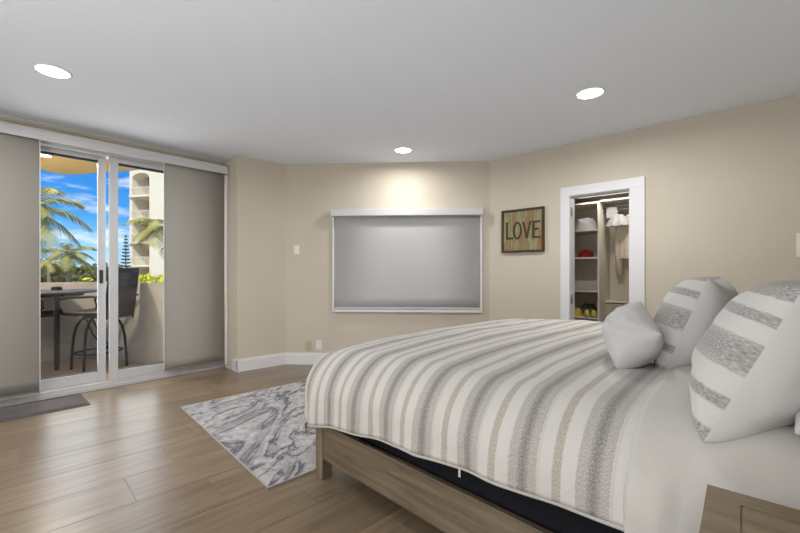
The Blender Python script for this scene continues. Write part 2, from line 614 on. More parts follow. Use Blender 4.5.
# ------------------------------------------------------------------ room shell
HX = 0.42          # wall behind the headboard
YB = -2.4          # wall behind the photographer
def floor():
    mb = MB()
    w, Lp = 0.3075, 1.2
    g = 0.0014
    offs = {0: 0.75, 1: 0.43, 2: 0.68, 3: 0.90, -1: 1.06, 4: 0.02, 5: 1.1, -2: 0.5, -3: 0.9, -4: 0.1}
    k = -8
    tilt = 0.022
    while True:
        xr = -1.972 - k * w
        xl = xr - w
        if xr < -5.0:
            break
        o = offs.get(k, random.random() * Lp)
        y = YB - 2 * Lp + ((o - YB) % Lp)
        while y < 4.5:
            a, b = max(y, YB - .05) + g, min(y + Lp, 4.4) - g
            xa, xb = max(xl, -4.95) + g, min(xr, HX + .05) - g
            if b > a + .01 and xb > xa + .01:
                mb.box(xa, xb, a, b, -0.012, 0.0)
                sh = [v for v in mb.bm.verts[-8:]] if False else None
            y += Lp
        k += 1
    # planks run a degree off the y axis
    bmesh.ops.transform(mb.bm, matrix=Matrix.Shear('XY', 4, (0, 0)) if False else Matrix(((1, tilt, 0, 0), (0, 1, 0, 0), (0, 0, 1, 0), (0, 0, 0, 1))), verts=mb.bm.verts)
    pl = mb.build('floor', M['floor'])
    tag(pl, 'brown wood look plank tile floor of the bedroom', 'floor', None, 'structure')
    gr = MB().box(-5.02, HX + .12, YB - .12, 4.3, -0.06, -0.0025).build('floor_grout', M['grout'], pl)
    return pl
floor()

mb = MB().box(-5.1, HX + .15, YB - .15, 5.7, CE, CE + 0.2)
struct('ceiling', mb, M['ceil'], 'flat white bedroom ceiling with round downlights', 'ceiling')

# left wall with the sliding door opening
mb = MB()
mb.box(-0.16, 0, -3.2, 1.80, 2.34, CE)
mb.box(-0.16, 0, -3.2, -1.05, 0, 2.34)
place(struct('wall_left', mb, M['wall'], 'beige wall strip above the sliding balcony door', 'wall'), FL)

c0 = Vector((-4.43, 1.797))
c0b = wpt(FL, -0.30, 1.783)
c1 = Vector((-4.395, 2.37))
mb = MB().prism([c0, c1, (-4.75, 2.65), (c0b.x - .1, c0b.y + .1), (c0b.x, c0b.y)], 0, CE)
struct('wall_column', mb, M['wall'], 'beige corner column between balcony door and window wall', 'wall')

mb = MB().box(-.02, WB + .02, 0, 0.15, 0, CE)
place(struct('wall_back', mb, M['wall'], 'slanted beige wall with the covered window', 'wall'), FB)

# right wall with closet doorway
OX0, OX1, OZ = 0.918, 1.468, 1.905
mb = MB()
mb.box(-.02, OX0, 0, 0.12, 0, CE)
mb.box(OX1, 3.15, 0, 0.12, 0, CE)
mb.box(OX0, OX1, 0, 0.12, OZ, CE)
place(struct('wall_right', mb, M['wall'], 'long beige wall with the closet doorway', 'wall'), FR)
mb = MB().box(HX, HX + .12, YB - .1, 4.3, 0, CE)
struct('wall_head', mb, M['wall'], 'beige wall behind the head of the bed', 'wall')
mb = MB().box(-5.0, HX + .1, YB - .12, YB, 0, CE)
struct('wall_rear', mb, M['wall'], 'beige wall behind the viewpoint', 'wall')

# baseboards
def bb_prof(mb, x0, x1, sgn, h=0.14, t=0.016):
    ys = sorted((0, sgn * t))
    mb.box(x0, x1, ys[0], ys[1], 0, h - .018)
    ys = sorted((0, sgn * t * .6))
    mb.box(x0, x1, ys[0], ys[1], h - .018, h)
mb = MB(); bb_prof(mb, -0.005, WB, -1)
place(struct('baseboard_back', mb, M['trim'], 'white baseboard along the window wall', 'baseboard'), FB)
mb = MB(); bb_prof(mb, 0, 0.83, -1); bb_prof(mb, 1.587, 2.97, -1)
place(struct('baseboard_right', mb, M['trim'], 'white baseboard along the closet wall', 'baseboard'), FR)
d = c1 - c0
fc = ((c0.x, c0.y), math.atan2(d.y, d.x))
mb = MB(); bb_prof(mb, -0.016, d.length, -1)
mb.box(-0.016, 0.0, -0.016, 0.16, 0, 0.122)
mb.box(-0.010, 0.0, -0.010, 0.16, 0.122, 0.14)
place(struct('baseboard_column', mb, M['trim'], 'white baseboard wrapping the corner column', 'baseboard'), fc)

# ------------------------------------------------------------------ sliding door (structure)
door = place(empty('door_1', label='white framed sliding glass door onto the balcony', cat='door'), FL)
door['kind'] = 'structure'
S0, S1 = -1.05, 1.775
mb = MB()
mb.box(-0.155, -0.005, S0, S1, 2.255, 2.34, 0.003)
mb.box(-0.155, -0.005, S0, S0 + .05, 0.0, 2.255, 0.003)
mb.box(-0.155, -0.005, S1 - .045, S1, 0.0, 2.255, 0.003)
mb.build('door_frame', M['alu'], door)
mb = MB()
mb.box(-0.155, 0.012, S0, S1, 0.0, 0.035, 0.004)
mb.box(-0.085, -0.078, S0 + .05, S1 - .05, 0.035, 0.058)
mb.box(-0.012, 0.004, S0 + .05, S1 - .05, 0.035, 0.062, 0.002)
mb.build('door_track', M['alu'], door)
def panel(xa, xb, ya, yb, wl, wr, zt):
    """rails and stiles of one sliding panel"""
    mb = MB()
    mb.box(xa, xb, ya, ya + wl, 0.06, 2.255, 0.004)
    mb.box(xa, xb, yb - wr, yb, 0.06, 2.255, 0.004)
    mb.box(xa, xb, ya + wl, yb - wr, 0.06, 0.155, 0.004)
    mb.box(xa, xb, ya + wl, yb - wr, zt, 2.255, 0.004)
    f = mb.build('sliding_panel', M['alu'], door)
    xm = (xa + xb) / 2
    g = MB().box(xm - .003, xm + .003, ya + wl, yb - wr, 0.155, zt).build('glass_pane', M['glass'], f)
    s = MB()
    s.box(xm - .012, xm + .012, ya + wl, yb - wr, zt - .022, zt)
    s.box(xm - .012, xm + .012, ya + wl, yb - wr, 0.155, 0.163)
    s.build('glazing_seal', M['dark_seal'], f)
    return f
front = panel(-0.068, -0.022, 0.672, S1 - .046, 0.070, 0.06, 2.205)
rear = panel(-0.135, -0.092, S0 + .05, 0.655, 0.06, 0.062, 2.215)
mb = MB().box(-0.092, -0.078, 0.602, 0.632, 1.015, 1.145, 0.006)
tag(mb.build('door_handle', M['dark_seal'], rear), 'dark grey pull handle')

# ------------------------------------------------------------------ panel blinds on the door
t = place(empty('panel_track_valance', label='long white valance above the sliding door blinds', cat='valance'), FL)
MB().box(0.0, 0.125, -1.25, 1.768, 2.335, 2.348, 0.002).build('valance_top', M['valance'], t)
MB().box(0.113, 0.125, -1.25, 1.768, 2.256, 2.335, 0.003).build('valance_face', M['valance'], t)
MB().box(0.03, 0.105, -1.24, 1.755, 2.30, 2.33).build('panel_track', M['alu'], t)
def shade(y0, y1, label, x):
    s = place(empty('panel_blind', label=label, cat='blind', group='grey panel blinds on the balcony door'), FL)
    MB().grid(3, 24, lambda u, v: (x + 0.0015 * sin(v * 9), y0 + (y1 - y0) * u, 0.10 + 2.195 * v)).build('fabric', M['shade'], s)
    b = s.children[0]
    md = b.modifiers.new('thick', 'SOLIDIFY')
    md.thickness = 0.004
    MB().box(x - .008, x + .008, y0, y1, 0.086, 0.102, 0.003).build('bottom_rail', M['dark_seal'] if False else mat('rail_grey', s2l(120, 117, 114), 0.6, vary=.02), s)
    MB().box(x - .006, x + .006, y1 - .006 if y1 < .5 else y0, y1 if y1 < .5 else y0 + .006, 0.086, 2.295).build('side_hem', M['valance'], s)
shade(-1.2, 0.160, 'grey fabric panel blind left of the open view, at the photo edge', 0.095)
shade(1.112, 1.742, 'grey fabric panel blind between the glass door and the corner column', 0.085)
mb = MB().box(0.055, 0.10, 1.752, 1.775, 0.055, 2.252, 0.003)
place(tag(mb.build('blind_side_channel', M['plastic']), 'white vertical strip beside the corner column at the blind edge', 'trim strip'), FL)

# ------------------------------------------------------------------ window with roller blind
XA, XB = 0.588, 2.372
w = place(empty('window_1', label='white framed window behind the roller blind', cat='window'), FB)
w['kind'] = 'structure'
mb = MB()
mb.box(XA, XA + .022, -0.035, 0.0, 0.66, 1.86, 0.002)
mb.box(XB - .022, XB, -0.035, 0.0, 0.66, 1.86, 0.002)
mb.box(XA, XB, -0.035, 0.0, 0.645, 0.672, 0.002)
mb.box(XA, XB, -0.035, 0.0, 1.84, 1.86, 0.002)
mb.build('window_frame', M['trim'], w)
MB().box(XA + .022, XB - .022, -0.006, -0.002, 0.672, 1.84).build('window_pane', M['glass'], w)
rb = place(empty('roller_blind', label='light grey roller blind pulled down over the window', cat='blind'), FB)
mb = MB()
mb.box(XA - .008, XB + .008, -0.10, -0.0005, 1.79, 1.875, 0.006)
mb.build('cassette', M['valance'], rb)
mb = MB().grid(4, 10, lambda u, v: (XA + .026 + (XB - XA - .052) * u, -0.022 + .001 * sin(v * 11), 0.70 + 1.10 * v))
fb = mb.build('blind_fabric', M['roller'], rb)
md = fb.modifiers.new('thick', 'SOLIDIFY')
md.thickness = 0.002
MB().box(XA + .026, XB - .026, -0.030, -0.014, 0.676, 0.702, 0.004).build('bottom_bar', M['roller'], rb)

# ------------------------------------------------------------------ closet doorway
dr = place(empty('door_2', label='white cased doorway into the closet', cat='doorway'), FR)
dr['kind'] = 'structure'
mb = MB()
for a, b in ((OX0 - .088, OX0 + .004), (OX1 - .004, OX1 + .119)):
    mb.box(a, b, -0.02, 0.0, 0.0, OZ - .004, 0.003)
mb.box(OX0 - .088, OX1 + .119, -0.02, 0.0, OZ - .004, OZ + .09, 0.003)
mb.build('door_casing', M['trim'], dr)
mb = MB()
mb.box(OX0, OX0 + .006, 0.0, 0.125, 0, OZ)
mb.box(OX1 - .012, OX1, 0.0, 0.125, 0, OZ)
mb.box(OX0 + .006, OX1 - .012, 0.0, 0.125, OZ - .012, OZ)
mb.box(OX1 - .022, OX1 - .012, 0.055, 0.09, 0, OZ - .012)
mb.build('door_jamb', M['trim'], dr)
for z in (0.80, 1.70):
    MB().tube([(OX0 + .010, 0.035, z), (OX0 + .010, 0.035, z + .09)], 0.006).box(OX0 + .0055, OX0 + .0075, 0.012, 0.05, z, z + .09).build('hinge', M['steel'], dr)

# closet room
CY1 = 1.12
mb = MB().box(-0.3, 2.6, 0.12, CY1 + .1, -0.05, -0.001)
place(struct('floor_closet', mb, M['floor'], 'closet floor', 'floor'), FR)
mb = MB().box(-0.3, 2.6, 0.12, CY1 + .1, 2.25, 2.3)
place(struct('ceiling_closet', mb, M['ceil'], 'closet ceiling', 'ceiling'), FR)
mb = MB().box(-0.3, 2.6, CY1, CY1 + .1, 0, 2.25)
place(struct('wall_closet', mb, M['closet_wall'], 'taupe back wall inside the closet', 'wall'), FR)
mb = MB().box(-0.3, -0.2, 0.12, CY1, 0, 2.25)
mb.box(2.5, 2.6, 0.12, CY1, 0, 2.25)
place(struct('wall_closet_sides', mb, M['closet_wall'], 'side walls inside the closet', 'wall'), FR)

# ------------------------------------------------------------------ balcony (structure)
ZB = -0.04
mb = MB().prism([(-4.83, -1.8), (-4.86, 1.62), (-6.87, 0.94), (-7.0, 0.90), (-7.0, -1.8)], -0.2, ZB)
struct('floor_balcony', mb, M['balcony_tile'], 'tan tiled balcony floor', 'floor')
mb = MB().prism([(-6.87, -1.8), (-6.87, 0.86), (-4.86, 1.50), (-4.86, 1.64), (-6.92, 0.98), (-7.02, 0.88), (-7.02, -1.8)], -0.2, 0.985)
struct('wall_balcony', mb, M['stucco'], 'beige balcony parapet beyond the table', 'wall')
pts = [(-4.83, -2.0), (-6.62, -2.0), (-6.70, -0.3), (-6.79, 0.24), (-6.90, 0.34), (-6.94, 0.42), (-6.93, 0.50), (-6.86, 0.58), (-6.76, 0.66), (-6.52, 0.79), (-6.27, 0.945), (-6.10, 1.08), (-5.6, 1.30), (-4.86, 1.62)]
mb = MB().prism(pts, 2.44, 2.66)
struct('ceiling_balcony', mb, M['soffit'], 'warm tan balcony soffit with curved edge', 'ceiling')
mb = MB().box(-140, -7.3, -90, 90, -7.2, -7.0)
struct('ground', mb, M['lawn'], 'green lawn below the balcony', 'ground')

# ------------------------------------------------------------------ downlights
def downlight(loc, label, energy=DOWN, zc=CE, r=0.098, color=(1, 0.975, 0.94)):
    o = empty('recessed_downlight', (loc[0], loc[1], zc), 0, label, 'downlight', 'recessed ceiling downlights')
    MB().lathe([(r, 0), (r, -0.004), (r - .005, -0.007), (r - .010, -0.007), (r - .012, -0.003), (r - .012, 0)], 40).build('trim_ring', M['plastic'], o)
    MB().lathe([(0.002, -0.001), (r - .013, -0.001), (r - .015, -0.006), (0.002, -0.007)], 40).build('lens', M['lens'], o)
    lamp('lamp_glow', 'AREA', (0, 0, -0.02), energy, color, 0.15, (0, 0, 0), o, spread=radians(172))
    return o
downlight((-3.42, 0.184), 'round recessed downlight nearest the sliding balcony door', 18)
downlight((-1.07, 3.016), 'round recessed downlight above the bed, in front of the closet wall', 15)
downlight((-2.986, 2.99), 'round recessed downlight close above the blind covered window', 8)
downlight((-1.1, -1.6), 'round downlight added as room fill in the near rear corner, outside the view')  # this and the next are unseen downlights added to even the lighting
downlight((-3.4, -1.6), 'round downlight added as room fill in the rear corner, outside the view', 8)
b = downlight((-5.95, 0.245), 'small recessed downlight in the balcony soffit', 26, 2.44, 0.075, (1, 0.9, 0.75))
b['group'] = 'balcony downlight'

# ------------------------------------------------------------------ wall plates
def plate(fr, x, z, label, wd=0.072, h=0.116, m='plastic', kind='switch'):
    nm = {'switch': 'light_switch', 'outlet': 'wall_outlet', 'control': 'wall_control'}[kind]
    ct = {'switch': 'switch', 'outlet': 'outlet', 'control': 'wall control'}[kind]
    o = empty(nm, wpt(fr, x, 0, z), fr[1], label, ct)
    MB().box(-wd / 2, wd / 2, -0.007, 0, -h / 2, h / 2, 0.003).build('cover_plate', M[m], o)
    if kind == 'outlet':
        for dz in (-.024, .024):
            mbx = MB().box(-.016, .016, -0.0085, -0.006, dz - .013, dz + .013, 0.002)
            so = mbx.build('socket', M[m], o)
            s2 = MB()
            for dx in (-.006, .006):
                s2.box(dx - .001, dx + .001, -0.0092, -0.0082, dz - .002, dz + .007)
            s2.build('socket_slots', M['dark_seal'], so)
    elif kind == 'switch':
        MB().box(-.016, .016, -0.011, -0.006, -.032, .032, 0.002).build('rocker', M[m], o)
    else:
        MB().box(-wd * .3, wd * .3, -0.012, -0.006, -h * .32, h * .32, 0.003).build('rocker', M[m], o)
    return o
plate(FB, 0.138, 1.393, 'white light switch plate left of the window')
plate(FB, 0.285, 0.228, 'beige wall outlet near the corner, left of the white one', m='ivory', kind='outlet')
plate(FB, 0.412, 0.236, 'white wall outlet low under the window near the bed', kind='outlet')
plate(FR, 2.60, 1.325, 'tall white control plate on the closet wall above the pillows', 0.09, 0.175, kind='control')

# ------------------------------------------------------------------ LOVE sign
sg = empty('wall_sign', wpt(FR, 0.413, 0, 1.585), FR[1], 'square wooden sign reading LOVE on the right wall', 'sign')
W2, H2 = 0.2475, 0.241
mb = MB()
mb.box(-W2, W2, -0.035, -0.001, -H2, -H2 + .022, 0.002)
mb.box(-W2, W2, -0.035, -0.001, H2 - .022, H2, 0.002)
mb.box(-W2, -W2 + .022, -0.035, -0.001, -H2 + .022, H2 - .022, 0.002)
mb.box(W2 - .022, W2, -0.035, -0.001, -H2 + .022, H2 - .022, 0.002)
mb.build('sign_frame', M['sign_dark'], sg)
mb = MB()
n = 6
for i in range(n):
    a = -W2 + .022 + i * (2 * W2 - .044) / n
    mb.box(a, a + (2 * W2 - .044) / n, -0.022, -0.004, -H2 + .022, H2 - .022, 0.0015)
mb.build('painted_board', M['sign'], sg)
def letter(ch, x0, x1):
    mb = MB()
    z0, z1, T = -0.092, 0.098, 0.023
    y0, y1 = -0.026, -0.0215
    if ch == 'L':
        mb.box(x0, x0 + T, y0, y1, z0, z1).box(x0 + T, x1, y0, y1, z0, z0 + T)
        mb.box(x0 - .008, x0 + T + .008, y0, y1, z1 - .006, z1 + .002)
    if ch == 'E':
        mb.box(x0, x0 + T, y0, y1, z0, z1)
        for z in (z0, (z0 + z1) / 2 - T / 2 + .005, z1 - T):
            mb.box(x0 + T, x1 - (.014 if z not in (z0, z1 - T) else 0), y0, y1, z, z + T * .9)
    if ch == 'O':
        cx, cz, rx, rz = (x0 + x1) / 2, (z0 + z1) / 2, (x1 - x0) / 2, (z1 - z0) / 2 + .004
        n = 36
        for k in range(n):
            a, b = 2 * pi * k / n, 2 * pi * (k + 1) / n
            q = []
            for ang, f in ((a, 1), (b, 1), (b, 0), (a, 0)):
                q.append((cx + (rx - (0 if f else T)) * cos(ang), cz + (rz - (0 if f else T * .9)) * sin(ang)))
            fr_ = [mb.bm.verts.new((p[0], y0, p[1])) for p in q]
            bk = [mb.bm.verts.new((p[0], y1, p[1])) for p in q]
            mb.bm.faces.new(fr_)
            mb.bm.faces.new((fr_[1], fr_[0], bk[0], bk[1]))
            mb.bm.faces.new((fr_[3], fr_[2], bk[2], bk[3]))
    if ch == 'V':
        xm = (x0 + x1) / 2
        for s_ in (-1, 1):
            xa = x0 if s_ < 0 else x1 - T * 1.05
            q = [(xa, z1), (xa + T * 1.05, z1), (xm + T * .5, z0), (xm - T * .5, z0)]
            fr_ = [mb.bm.verts.new((p[0], y0 + (.0004 if s_ > 0 else 0), p[1])) for p in q]
            bk = [mb.bm.verts.new((p[0], y1, p[1])) for p in q]
            mb.bm.faces.new(fr_[::-1])
            for i in range(4):
                mb.bm.faces.new((fr_[i], fr_[(i + 1) % 4], bk[(i + 1) % 4], bk[i]))
    bmesh.ops.recalc_face_normals(mb.bm, faces=mb.bm.faces)
    return mb.build('letter', M['sign_dark'], sg)
letter('L', -0.192, -0.105)
letter('O', -0.110, -0.002)
letter('V', 0.000, 0.108)
letter('E', 0.118, 0.205)

# ------------------------------------------------------------------ mat and rug
dm = empty('doormat', wpt(FL, 0.0, 0.0), FL[1], 'dark grey doormat on the floor at the sliding door', 'doormat')
MB().box(0.035, 0.475, -0.9, 0.44, 0.0, 0.008, 0.003).build('mat_base', M['mat_grey'], dm)
mb = MB()
for k, r in enumerate((0.018, 0.036, 0.054)):
    a, b, c, d_ = 0.035 + r, 0.475 - r, -0.9 + r, 0.44 - r
    mb.box(a, b, d_ - .006, d_, 0.008, 0.0105).box(a, b, c, c + .006, 0.008, 0.0105)
    mb.box(a, a + .006, c, d_, 0.008, 0.0105).box(b - .006, b, c, d_, 0.008, 0.0105)
mb.build('raised_border', M['mat_grey'], dm)

rz = radians(-1.6)
rg = empty('area_rug', (-1.93, 0.945, 0), rz, 'grey and white marble patterned rug at the foot of the bed', 'rug')
MB().box(-1.655, 0.0, 0.0, 2.0, 0.0, 0.009, 0.002).build('rug_pile', M['rug'], rg)
mb = MB()
mb.box(-1.66, 0.005, -0.008, 0.0, 0, 0.0105, .002).box(-1.66, 0.005, 2.0, 2.008, 0, 0.0105, .002)
mb.box(-1.663, -1.655, -0.008, 2.008, 0, 0.0105, .002).box(0.0, 0.008, -0.008, 2.008, 0, 0.0105, .002)
mb.build('rug_binding', M['rug_edge'], rg)

# ------------------------------------------------------------------ bed
BX0, BX1, BY0, BY1 = -1.865, 0.20, 1.185, 3.165
bed = empty('bed_frame', (BX0, BY0, 0), 0, 'weathered brown wooden bed frame with block legs under the striped bedding', 'bed')
def bedp(mb, name, m):
    bmesh.ops.translate(mb.bm, verts=mb.bm.verts, vec=(-BX0, -BY0, 0))
    return mb.build(name, m, bed)
for x in (BX0, BX1 - .065):
    for y in (BY0, BY1 - .065):
        bedp(MB().box(x, x + .065, y, y + .065, 0.0, 0.302, 0.003), 'leg', M['bedwood_v'])
bedp(MB().box(BX0 + .065, BX1 - .065, BY0 + .006, BY0 + .032, 0.113, 0.302, 0.003), 'side_rail', M['bedwood'])
bedp(MB().box(BX0 + .065, BX1 - .065, BY1 - .032, BY1 - .006, 0.113, 0.302, 0.003), 'side_rail', M['bedwood'])
bedp(MB().box(BX0 + .006, BX0 + .032, BY0 + .065, BY1 - .065, 0.113, 0.302, 0.003), 'foot_rail', M['bedwood'])
mb = MB().box(BX1, BX1 + .05, BY0 - .03, BY1 + .03, 0.0, 1.18, 0.006)
for k in range(5):
    mb.box(BX1 - .012, BX1, BY0 + k * .396 + .004, BY0 + (k + 1) * .396 - .004, 0.45, 1.15, 0.003)
bedp(mb, 'headboard', M['bedwood_v'])
mb = MB()
for k in range(12):
    mb.box(BX0 + .1 + k * .16, BX0 + .18 + k * .16, BY0 + .032, BY1 - .032, 0.19, 0.21)
bedp(mb, 'slats', M['bedwood'])

mb = MB().box(BX0 + .05, BX1 - .02, BY0 + .045, BY1 - .045, 0.212, 0.44, 0.02, 3)
tag(mb.build('box_spring', M['black_cloth']), 'black fabric box spring showing between wooden rail and comforter', 'box spring')
mb = MB().box(BX0 + .06, BX1 - .02, BY0 + .05, BY1 - .05, 0.442, 0.662, 0.06, 4)
tag(mb.build('mattress', M['mattress']), 'thick white mattress hidden under the striped comforter', 'mattress')

def fbm(x, y, z=0.0):
    return noise.noise(Vector((x, y, z))) + 0.5 * noise.noise(Vector((2.1 * x, 2.1 * y, z + 5)))

X0C, Y0C, Y1C, RC = -1.735, 1.30, 3.05, 0.20
def drape(a, b, lift=0.0, r=RC):
    """cloth point (a along the bed, b across) laid over the mattress"""
    px, py = max(a, X0C), min(max(b, Y0C), Y1C)
    dx, dy = a - px, b - py
    L4 = (dx ** 4 + dy ** 4) ** 0.25
    L2 = math.hypot(dx, dy)
    zt = 0.735 + 0.008 * (px + 1.7) / 1.4 + lift
    # gentle puff across the width
    zt -= 0.035 * max(0, 1 - (px - X0C) / 0.55) ** 2 + 0.012 * max(0, 1 - (py - Y0C) / 0.4) ** 2
    zt += 0.014 * (1 - ((py - 2.17) / 0.9) ** 2)
    if L2 < 1e-6:
        z = zt + 0.007 * fbm(a * 3.2, b * 2.2) + 0.003 * fbm(a * 9, b * 6, 3)
        return Vector((px, py, z))
    hx, hy = dx / L2, dy / L2
    rr = r + lift
    th = min(L4 / rr, pi / 2)
    hor = rr * sin(th)
    drop = rr * (1 - cos(th)) + max(0, L4 - rr * pi / 2)
    k = min(1, drop / 0.35)
    per = a if abs(dy) > abs(dx) else b
    fold = 0.007 * k * sin(per * 17 + 2 * fbm(per * 3, 2)) + 0.012 * k * fbm(per * 4.5, drop * 3, 9)
    hor += fold + 0.012 * k
    z = zt - drop + 0.007 * fbm(a * 3.2, b * 2.2) * (1 - k)
    return Vector((px + hx * hor, py + hy * hor, z))

def comforter():
    XE = -0.275
    nx, ny = 150, 190
    def hem(a):      # length of cloth beyond the edge on the near side
        t_ = min(1, max(0, (a - X0C) / (XE - X0C)))
        return 0.452 - 0.100 * t_ ** 0.8 + 0.004 * fbm(a * 5, 1)
    def fn(u, v):
        a = (X0C - 0.46) + (XE - X0C + 0.46) * u
        b0 = Y0C - hem(a)
        b1 = Y1C + 0.47
        b = b0 + (b1 - b0) * v
        return a, b
    mb = MB()
    mb.grid(nx, ny, lambda u, v: drape(*fn(u, v)), lambda u, v: fn(u, v))
    o = mb.build('comforter', M['comforter'])
    md = o.modifiers.new('thick', 'SOLIDIFY')
    md.thickness = 0.018
    md.offset = 1
    tag(o, 'cream comforter with grey woven stripes spread over the bed', 'comforter')
    # piped hem along the near edge
    pts = []
    for i in range(70):
        u = i / 69
        a, b = fn(u, 0)
        p = drape(a, b)
        pts.append((p.x, p.y - 0.008, p.z - 0.004))
    MB().tube(pts, 0.009, 8).build('comforter_hem', M['sheet'], o)
    # small loose care tag
    a, b = fn(0.722, 0)
    p = drape(a, b)
    MB().box(p.x - .006, p.x + .002, p.y - .019, p.y - .017, p.z - .035, p.z - .004).build('care_tag', M['pillow_white'], o)
comforter()

def blanket():
    XA_, XE = -0.315, 0.185
    mb = MB()
    def fn(u, v):
        b0, b1 = Y0C - 0.56, Y1C + 0.5
        b = b0 + (b1 - b0) * v
        xa = XA_ + 0.018 * fbm(b * 2.2, 4) + 0.02 * max(0, 1 - (b - 1.0) / 1.0)
        return xa + (XE - xa) * u, b
    mb.grid(40, 150, lambda u, v: drape(*fn(u, v), lift=0.020) + Vector((0, -0.022 * min(1, max(0, (1.22 - fn(u, v)[1]) / 0.25)) * (0.6 + fbm(fn(u, v)[0] * 11, fn(u, v)[1] * 5, 2)), 0.006 * fbm(fn(u, v)[0] * 6, fn(u, v)[1] * 5, 8))), lambda u, v: fn(u, v))
    o = mb.build('white_blanket', M['sheet'])
    md = o.modifiers.new('thick', 'SOLIDIFY')
    md.thickness = 0.014
    md.offset = 1
    tag(o, 'plain white blanket folded at the head of the bed under the pillows', 'blanket')
blanket()

# ------------------------------------------------------------------ pillows
def pillow(name, NB, NT, FT, thick, label, front, back, cat='pillow', group=None, seed=0, flange=0.0, roundness=0.42):
    """near-bottom, near-top and far-top corners; the striped front faces the foot of the bed"""
    NB, NT, FT = Vector(NB), Vector(NT), Vector(FT)
    up = NT - NB
    wd = FT - NT
    nrm = up.cross(wd).normalized()       # up x (away) 
    if nrm.x > 0:
        nrm = -nrm
    C = NB + up / 2 + wd / 2
    mats = [front, back]
    mb = MB()
    n = 34
    sl, wl = up.length, wd.length
    def shape(u, v, sgn):
        x, y = 2 * u - 1, 2 * v - 1          # x across, y up
        e = max(0, (1 - x * x)) * max(0, (1 - y * y))
        h = thick / 2 * e ** roundness
        pin = 0.075
        xs = x * (1 - pin * (1 - y * y) * x * x)
        ys = y * (1 - pin * (1 - x * x) * y * y)
        sag = -0.02 * (1 - x * x)
        h += 0.03 * thick * e ** .5 * fbm(x * 1.8 + seed, y * 1.8, sgn * 3 + seed) + 0.004 * e ** .5 * sin(9 * (x + y * sgn) + 2 * fbm(x * 2, y * 2, seed))
        return C + wd * (xs / 2) + up * (ys / 2) + nrm * (sgn * h) + Vector((0, 0, sag * 0))
    for sgn, mi in ((1, 0), (-1, 1)):
        mb.grid(n, n, lambda u, v: shape(u, v, sgn), lambda u, v: (v * sl + 0.02 * sin(3 * u), u * wl), mi=mi)
    bmesh.ops.remove_doubles(mb.bm, verts=mb.bm.verts, dist=0.0008)
    bmesh.ops.recalc_face_normals(mb.bm, faces=mb.bm.faces)
    o = mb.build(name, mats)
    sd = o.modifiers.new('smooth', 'SUBSURF')
    sd.levels = sd.render_levels = 1
    tag(o, label, cat, group)
    return o
pillow('striped_sham', (-0.158, 1.145, 0.722), (0.012, 1.235, 1.097), (0.045, 1.66, 1.105), 0.26,
       'big grey striped pillow nearest the nightstand', M['sham'], M['pillow_white'], group='striped pillow shams', seed=1.3)
pillow('striped_sham', (-0.350, 1.68, 0.742), (-0.222, 1.745, 1.11), (-0.225, 2.18, 1.11), 0.25,
       'grey striped pillow further back, behind the small white cushion', M['sham'], M['pillow_white'], group='striped pillow shams', seed=4.1)
pillow('sleeping_pillow', (-0.006, 1.16, 0.785), (0.17, 1.16, 0.86), (0.17, 1.74, 0.86), 0.11,
       'white sleeping pillow just showing behind the big striped pillow at the photo edge', M['pillow_white'], M['pillow_white'], seed=2.2)
pillow('small_cushion', (-0.462, 1.58, 0.752), (-0.328, 1.59, 0.91), (-0.458, 1.87, 1.005), 0.20,
       'small plain white cushion propped on the striped comforter', M['pillow_white'], M['pillow_white'], seed=7.7, roundness=0.52)

# ------------------------------------------------------------------ nightstand
NX0, NX1, NY0, NY1, NZ = -0.130, 0.37, 0.55, 1.014, 0.69
ns = empty('nightstand', (NX0, NY1, 0), radians(4.2), 'brown wooden nightstand with framed top beside the bed', 'nightstand')
def nsp(mb, name, m, parent=None):
    bmesh.ops.translate(mb.bm, verts=mb.bm.verts, vec=(-NX0, -NY1, 0))
    return mb.build(name, m, parent or ns)
mb = MB()
mb.box(NX0, NX1, NY0, NY1, NZ - .028, NZ - .003, 0.002)
bw = 0.052
mb.box(NX0, NX1, NY1 - bw, NY1, NZ - .003, NZ, 0.0008).box(NX0, NX1, NY0, NY0 + bw, NZ - .003, NZ, 0.0008)
mb.box(NX0, NX0 + bw, NY0 + bw, NY1 - bw, NZ - .003, NZ, 0.0008).box(NX1 - bw, NX1, NY0 + bw, NY1 - bw, NZ - .003, NZ, 0.0008)
top = nsp(mb, 'top_board', M['nightwood'])
nsp(MB().box(NX0 + bw + .0025, NX1 - bw - .0025, NY0 + bw + .0025, NY1 - bw - .0025, NZ - .0035, NZ - .0004, 0.0006), 'inset_panel', M['nightwood'], top)
nsp(MB().box(NX0 + .02, NX1, NY0 + .015, NY1 - .015, 0.12, NZ - .028, 0.003), 'body', M['nightwood'])
for z0, z1 in ((0.14, 0.37), (0.385, 0.615)):
    dw = nsp(MB().box(NX0 + .004, NX0 + .02, NY0 + .03, NY1 - .03, z0, z1, 0.003), 'drawer', M['nightwood'])
    kb = MB().tube([(NX0 + .004, (NY0 + NY1) / 2, (z0 + z1) / 2), (NX0 - .012, (NY0 + NY1) / 2, (z0 + z1) / 2), (NX0 - .018, (NY0 + NY1) / 2, (z0 + z1) / 2)], [0.006, 0.012, 0.011], 14)
    nsp(kb, 'knob', M['black_metal'], dw)
for x in (NX0 + .025, NX1 - .065):
    for y in (NY0 + .02, NY1 - .06):
        nsp(MB().box(x, x + .04, y, y + .04, 0, 0.12, 0.002), 'leg', M['nightwood'])

